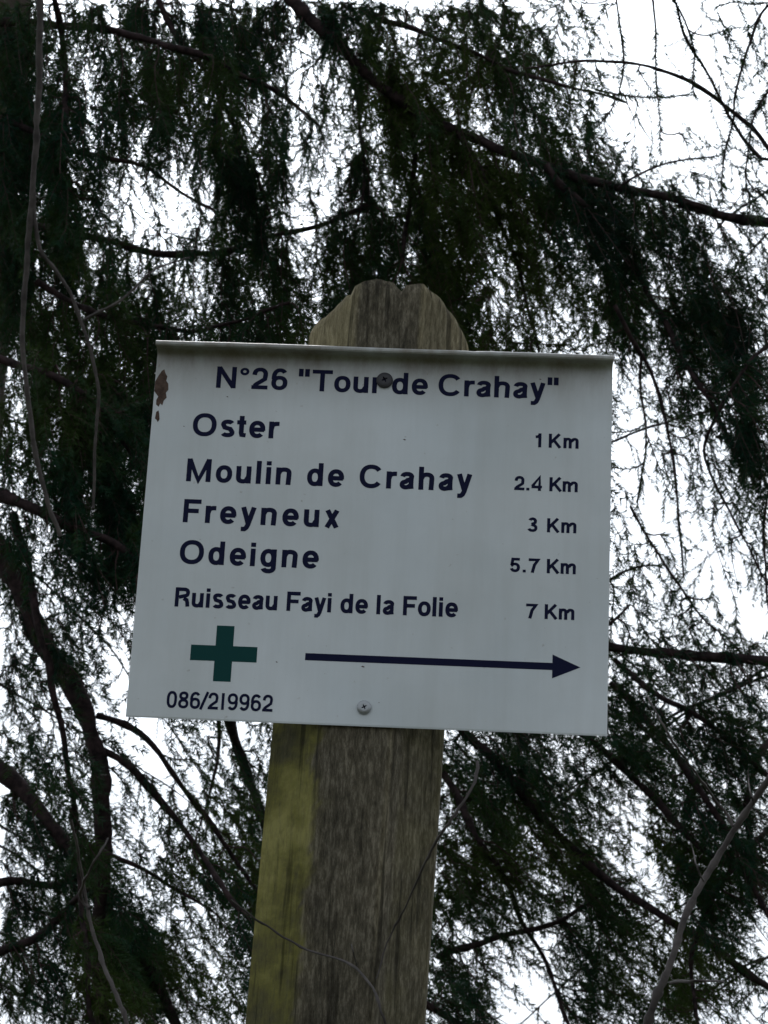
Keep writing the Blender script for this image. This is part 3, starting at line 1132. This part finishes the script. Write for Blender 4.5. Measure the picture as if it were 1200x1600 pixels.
cov = np.zeros((GH, GW))
farT = T0 * 0.42
tl = tree_root(-420, 8.0, 'farther spruce whose boughs show between those of the nearer tree on the left')
trunk(-420, 8.0, .20, 14, .01, tl)
gfl = Grower(tl, far_branches(-420, 1, 15, 5, 8.0), 0.018, 0.0040, 0, 21, far=True)
tr_ = tree_root(1560, 7.6, 'farther spruce whose sloping boughs fill the gaps on the right')
trunk(1560, 7.6, .20, 14, -.01, tr_)
gfr = Grower(tr_, far_branches(1560, -1, 15, 6, 7.6), 0.018, 0.0040, 0, 22, far=True)
colx = (np.arange(GW) + .5) * CS
mL = np.clip((760 - colx) / 300, 0, 1)[None, :]
gfl.grow(farT * mL, cov, 3500, 190, .8)
cov2 = cov.copy()
gfr.grow(farT, cov, 3500, 190, .8)

# --- near trees: main boughs where the photograph shows them
left = [
    ([(-120, 700), (0, 860), (60, 985), (125, 1090), (155, 1180), (160, 1330), (150, 1470), (165, 1640)], 19, 11, (4.2, 4.0)),
    ([(-120, 740), (0, 772), (50, 797), (100, 822), (180, 850), (260, 905)], 15, 4, (4.0, 3.8)),
    ([(20, 800), (45, 880), (65, 1000), (100, 1160), (118, 1280), (128, 1450), (150, 1620)], 6, 4, (3.9, 3.8)),
    ([(150, 1110), (200, 1130), (240, 1165), (300, 1250), (350, 1320), (420, 1420), (500, 1520)], 6, 2.5, (4.1, 4.2)),
    ([(160, 1172), (200, 1190), (245, 1235), (300, 1310), (360, 1400), (440, 1490)], 7, 3, (4.1, 3.9)),
    ([(345, 1090), (372, 1170), (400, 1245), (430, 1330), (480, 1420)], 10, 5, (4.6, 4.7)),
    ([(350, 1120), (335, 1190), (318, 1255), (305, 1300)], 4, 1.5, (4.3, 4.3)),
    ([(-100, 330), (60, 352), (180, 376), (250, 398), (340, 391), (430, 366), (500, 350), (570, 325)], 9, 3, (4.6, 4.8)),
    ([(60, 450), (180, 500), (300, 520), (380, 500), (450, 470)], 6, 2, (4.4, 4.5)),
    ([(330, -160), (440, -20), (520, 62), (600, 132), (680, 186), (800, 242), (950, 290), (1050, 312), (1120, 331)], 12, 6, (4.8, 4.4)),
    ([(560, 20), (640, 42), (700, 62), (760, 88), (830, 118), (920, 135), (975, 165)], 5, 2, (4.7, 4.5)),
    ([(-120, 40), (40, 30), (180, 50), (320, 95), (430, 140), (500, 190)], 9, 3, (4.3, 4.5)),
    ([(-120, 180), (20, 190), (120, 240), (230, 260), (330, 330)], 8, 2, (4.2, 4.3)),
    ([(200, -100), (260, 30), (330, 120), (390, 240), (420, 330)], 6, 2, (4.6, 4.6)),
    ([(640, 160), (650, 250), (640, 330), (620, 400)], 5, 3, (4.7, 4.7)),
    ([(540, 60), (560, 160), (570, 260), (560, 360)], 4, 2, (4.8, 4.8)),
    ([(720, 205), (770, 300), (800, 400), (830, 500), (850, 600)], 5, 2, (4.6, 4.6)),
    ([(850, 260), (930, 340), (1000, 440), (1060, 540), (1140, 680), (1190, 760)], 7, 3, (4.5, 4.3)),
    ([(-120, 520), (0, 560), (90, 590), (160, 640), (220, 720)], 9, 3, (4.0, 4.0)),
    ([(-100, 1080), (0, 1200), (60, 1260), (110, 1330), (160, 1420), (230, 1500), (280, 1620)], 13, 8, (4.4, 4.3)),
    ([(-80, 1420), (20, 1370), (90, 1390), (120, 1370)], 9, 4, (4.5, 4.3)),
    ([(-60, 1500), (60, 1470), (110, 1420), (135, 1380)], 9, 5, (4.2, 4.1)),
    ([(160, 1330), (230, 1360), (290, 1400), (330, 1420)], 4, 2, (4.0, 4.1)),
    ([(60, -80), (100, 60), (110, 200), (95, 330)], 6, 3, (4.2, 4.2)),
]
right = [
    ([(1500, 1060), (1350, 1040), (1200, 1030), (1120, 1024), (1050, 1022), (960, 1014), (880, 1000)], 11, 6, (4.1, 4.0)),
    ([(1500, 400), (1330, 365), (1200, 343), (1120, 331), (1060, 325)], 11, 6, (4.5, 4.4)),
    ([(1500, 560), (1350, 420), (1230, 270), (1190, 218), (1130, 164), (1060, 121), (990, 102), (900, 96), (830, 100)], 7, 1.6, (4.0, 3.8)),
    ([(1320, 120), (1190, 260), (1130, 165), (1070, 60), (1040, -40)], 4, 1.5, (3.9, 3.8)),
    ([(700, 1120), (760, 1180), (830, 1260), (900, 1330), (970, 1395), (1060, 1452), (1140, 1500), (1240, 1570)], 8, 6, (4.6, 4.3)),
    ([(850, 1110), (930, 1160), (1010, 1240), (1080, 1310), (1140, 1350), (1230, 1390)], 6, 5, (4.4, 4.2)),
    ([(955, 1060), (1000, 1110), (1060, 1190), (1120, 1280), (1170, 1380), (1230, 1470)], 7, 4, (4.3, 4.1)),
    ([(960, 1030), (1030, 1090), (1110, 1130), (1220, 1230)], 5, 4, (4.2, 4.1)),
    ([(690, 1190), (740, 1290), (800, 1400), (850, 1500), (900, 1620)], 6, 3, (4.7, 4.5)),
    ([(680, 1490), (740, 1475), (820, 1455), (880, 1440), (940, 1400)], 6, 3, (4.6, 4.5)),
    ([(640, 1560), (720, 1600), (760, 1640)], 7, 5, (4.3, 4.3)),
    ([(960, 480), (1010, 560), (1040, 660), (1060, 780), (1062, 900)], 4, 1.5, (4.2, 4.1)),
    ([(1000, 560), (1005, 640), (1010, 720), (990, 790)], 2.2, 1.0, (4.1, 4.0)),
    ([(990, 795), (1020, 850), (1060, 920), (1090, 965), (1130, 990)], 2.2, 1.4, (4.0, 4.0)),
    ([(1280, 480), (1180, 560), (1120, 640), (1090, 700), (1115, 760), (1160, 840), (1200, 920)], 4, 1.4, (4.2, 4.1)),
    ([(1290, 560), (1210, 700), (1190, 840), (1200, 960), (1210, 1010)], 3, 1.4, (4.1, 4.1)),
    ([(900, 930), (950, 910), (1000, 885), (1030, 880)], 3, 1.3, (4.1, 4.0)),
    ([(890, 1010), (950, 980), (985, 945)], 3.5, 2, (4.0, 4.0)),
    ([(1300, -60), (1180, 20), (1150, 120), (1135, 230), (1128, 320)], 3, 1.0, (3.9, 3.9)),
    ([(1000, -60), (1075, 20), (1090, 90), (1080, 160)], 2.4, 1.0, (3.8, 3.8)),
    ([(960, -40), (968, 40), (975, 140)], 2.2, 1.0, (3.8, 3.8)),
    ([(1010, -60), (1020, 60), (1030, 140), (1032, 232)], 2.0, .9, (3.9, 3.9)),
    ([(1300, 90), (1235, 110), (1180, 165), (1165, 260)], 3, 1.2, (3.9, 3.9)),
    ([(960, 292), (1010, 264), (1060, 246), (1125, 247)], 2, 1.2, (4.3, 4.3)),
    ([(930, 140), (965, 150), (1010, 156), (1075, 151)], 1.8, .8, (4.1, 4.1)),
    ([(1280, 1100), (1180, 1180), (1160, 1300), (1190, 1420)], 7, 3, (4.3, 4.2)),
    ([(1280, 1240), (1200, 1300), (1120, 1400), (1080, 1500), (1090, 1620)], 6, 3, (4.3, 4.2)),
]
tL = tree_root(-60, 5.0, 'dark spruce with thick arching boughs on the left and over the top of the sign')
trunk(-90, 5.0, .15, 11, 0, tL)
tR = tree_root(1750, 5.0, 'nearer spruce whose drooping twigs hang against the open sky on the right')
trunk(1750, 5.0, .17, 11, 0, tR)
gl_ = Grower(tL, left, 0.0165, 0.0020, 0, 31)
gr_ = Grower(tR, right, 0.0165, 0.0020, 0, 32)
yy, xx = np.mgrid[0:GH, 0:GW] * CS + CS / 2
isR = ((yy > 640) & (xx > 680)) | ((xx > 1120) & (yy > 300)) | ((xx > 900) & (yy < 220))
for g_ in (gl_, gr_):
    for bi, b_ in enumerate(g_.br):
        q = b_['q']
        if b_['rad'][0] * FPX / b_['z'][0] > 4.2:
            continue
        on = (q[:, 0] > 880) & (((q[:, 1] > 560) & (q[:, 1] < 1100)) | (q[:, 1] < 330))
        on = np.where(on)[0]
        if len(on) > 6:
            # runs of green along the twig, bare between them
            k0 = int(on[0] + (0.35 if q[on[0], 1] < 330 else 0.1) * len(on))
            dense = np.stack([np.interp(np.linspace(k0, on[-1], (on[-1] - k0) * 3), np.arange(len(q)), q[:, c]) for c in (0, 1)], 1)
            zd = np.interp(np.linspace(k0, on[-1], (on[-1] - k0) * 3), np.arange(len(q)), b_['z'])
            if len(dense) > 8:
                g_.add_stem(bi, dense, zd, 1.0, 3, T0, cov, 0.62)
gl_.grow(np.where(isR, 0, T0), cov, 9000, 150)
gr_.grow(np.where(isR, T0, 0), cov, 6000, 150)
gfl.build(M_needle_far)
gfr.build(M_needle_far)
gl_.build(M_needle)
gr_.build(M_needle)

# ------------------------------------------------------------------ bare stems of young shrubs in front
def stem_thing(label, curves, Dd, ground_at=None):
    p = unproj(curves[0][0][-1][0], curves[0][0][-1][1], Dd)
    root = empty('bare_shrub', (float(p[0]), float(p[1]), 0.0))
    tag(root, label, 'shrub', 'bare shrub stems around the sign')
    for k, (pts, r0, r1) in enumerate(curves):
        q = resample(pts, 10)
        wig = rng.normal(0, 1, (len(q), 2))
        for _ in range(5):
            wig[1:-1] = (wig[:-2] + 2 * wig[1:-1] + wig[2:]) / 4
        q = q + wig * 1.8 + rng.normal(0, 0.6, (len(q), 2))
        s = np.linspace(0, 1, len(q))
        W = unproj(q[:, 0], q[:, 1], Dd + 0.05 * np.sin(s * 5 + k))
        R = (r0 + (r1 - r0) * s) * Dd / FPX * (1 + 0.10 * rng.normal(0, 1, len(q)) + 0.35 * (rng.random(len(q)) < 0.1))
        if k == 0:                                             # the main stem goes on down to the ground
            e = W[-1]
            t_ = np.linspace(0, 1, 12)[1:, None]
            foot = np.array([e[0] + 0.15, e[1] + 0.1, -0.03])
            W = np.concatenate([W, e + (foot - e) * t_])
            R = np.concatenate([R, R[-1] * (1 + 0.5 * t_[:, 0])])
        v, q_ = tubes([W], [R], 8)
        link('stem' if k == 0 else 'side_twig', fastmesh('stem', v, q_), M_stem, root, smooth=True)


def dead_branch(pts, r0, r1, Dd, label):
    q = resample(pts, 10)
    wig = rng.normal(0, 1, (len(q), 2))
    for _ in range(5):
        wig[1:-1] = (wig[:-2] + 2 * wig[1:-1] + wig[2:]) / 4
    q = q + wig * 2.2
    u_ = np.linspace(0, 1, len(q))
    W = unproj(q[:, 0], q[:, 1], Dd[0] + (Dd[1] - Dd[0]) * np.clip(u_ * 3, 0, 1))
    R = (r0 + (r1 - r0) * u_) * Dd[1] / FPX * (1 + 0.10 * rng.normal(0, 1, len(q)))
    v, q_ = tubes([W], [R], 8)
    o = link('dead_branch', fastmesh('dead_branch', v, q_), M_stem, tL, smooth=True)
    o['label'] = label


dead_branch([(-90, -640), (-20, -520), (40, -300), (64, -40), (62, 60), (60, 150), (54, 260), (47, 350), (38, 450), (35, 520), (41, 620), (58, 720), (74, 790), (96, 838)],
            7, 3.5, (4.9, 3.3), 'bare grey branch hanging down along the left edge')
dead_branch([(50, 300), (60, 390), (108, 450), (130, 510), (150, 570), (153, 640), (147, 720), (144, 790)],
            3.2, 2.2, (3.3, 3.3), 'thin bare grey branch curving down beside the sign')
dead_branch([(128, 500), (150, 488), (190, 470), (240, 420), (300, 400)], 2.5, 1.2, (3.3, 3.3), 'thin bare side twig')
stem_thing('thick grey forked stem crossing the lower right corner',
           [([(1260, 1130), (1200, 1218), (1150, 1292), (1100, 1372), (1070, 1430), (1050, 1500), (1020, 1570), (1000, 1640)], 4.2, 6.0),
            ([(1150, 1292), (1118, 1250), (1060, 1170), (1010, 1090)], 2.6, 1.2),
            ([(1046, 1536), (1080, 1532), (1130, 1534)], 3, 1.5),
            ([(1098, 1378), (1085, 1340), (1080, 1316)], 1.6, .8), ([(1176, 1256), (1168, 1228), (1170, 1200)], 1.5, .8)], 2.2)
stem_thing('thin grey crooked stem in the lower left corner',
           [([(112, 1280), (130, 1380), (140, 1440), (160, 1500), (190, 1570), (215, 1650)], 2, 4),
            ([(138, 1420), (120, 1400), (135, 1370), (170, 1310)], 3, 1.5)], 2.7)
stem_thing('forked thin twigs crossing in front of the wooden post below the sign',
           [([(360, 1405), (400, 1436), (440, 1462), (480, 1484), (530, 1500), (560, 1512), (585, 1545), (606, 1610)], 1.3, 2.2),
            ([(588, 1530), (600, 1480), (630, 1425), (662, 1350), (690, 1300), (735, 1240), (750, 1190)], 1.2, 2.6),
            ([(560, 1512), (552, 1490), (546, 1480)], 1.2, .9)], 1.56)
print('objects', len(bpy.data.objects))
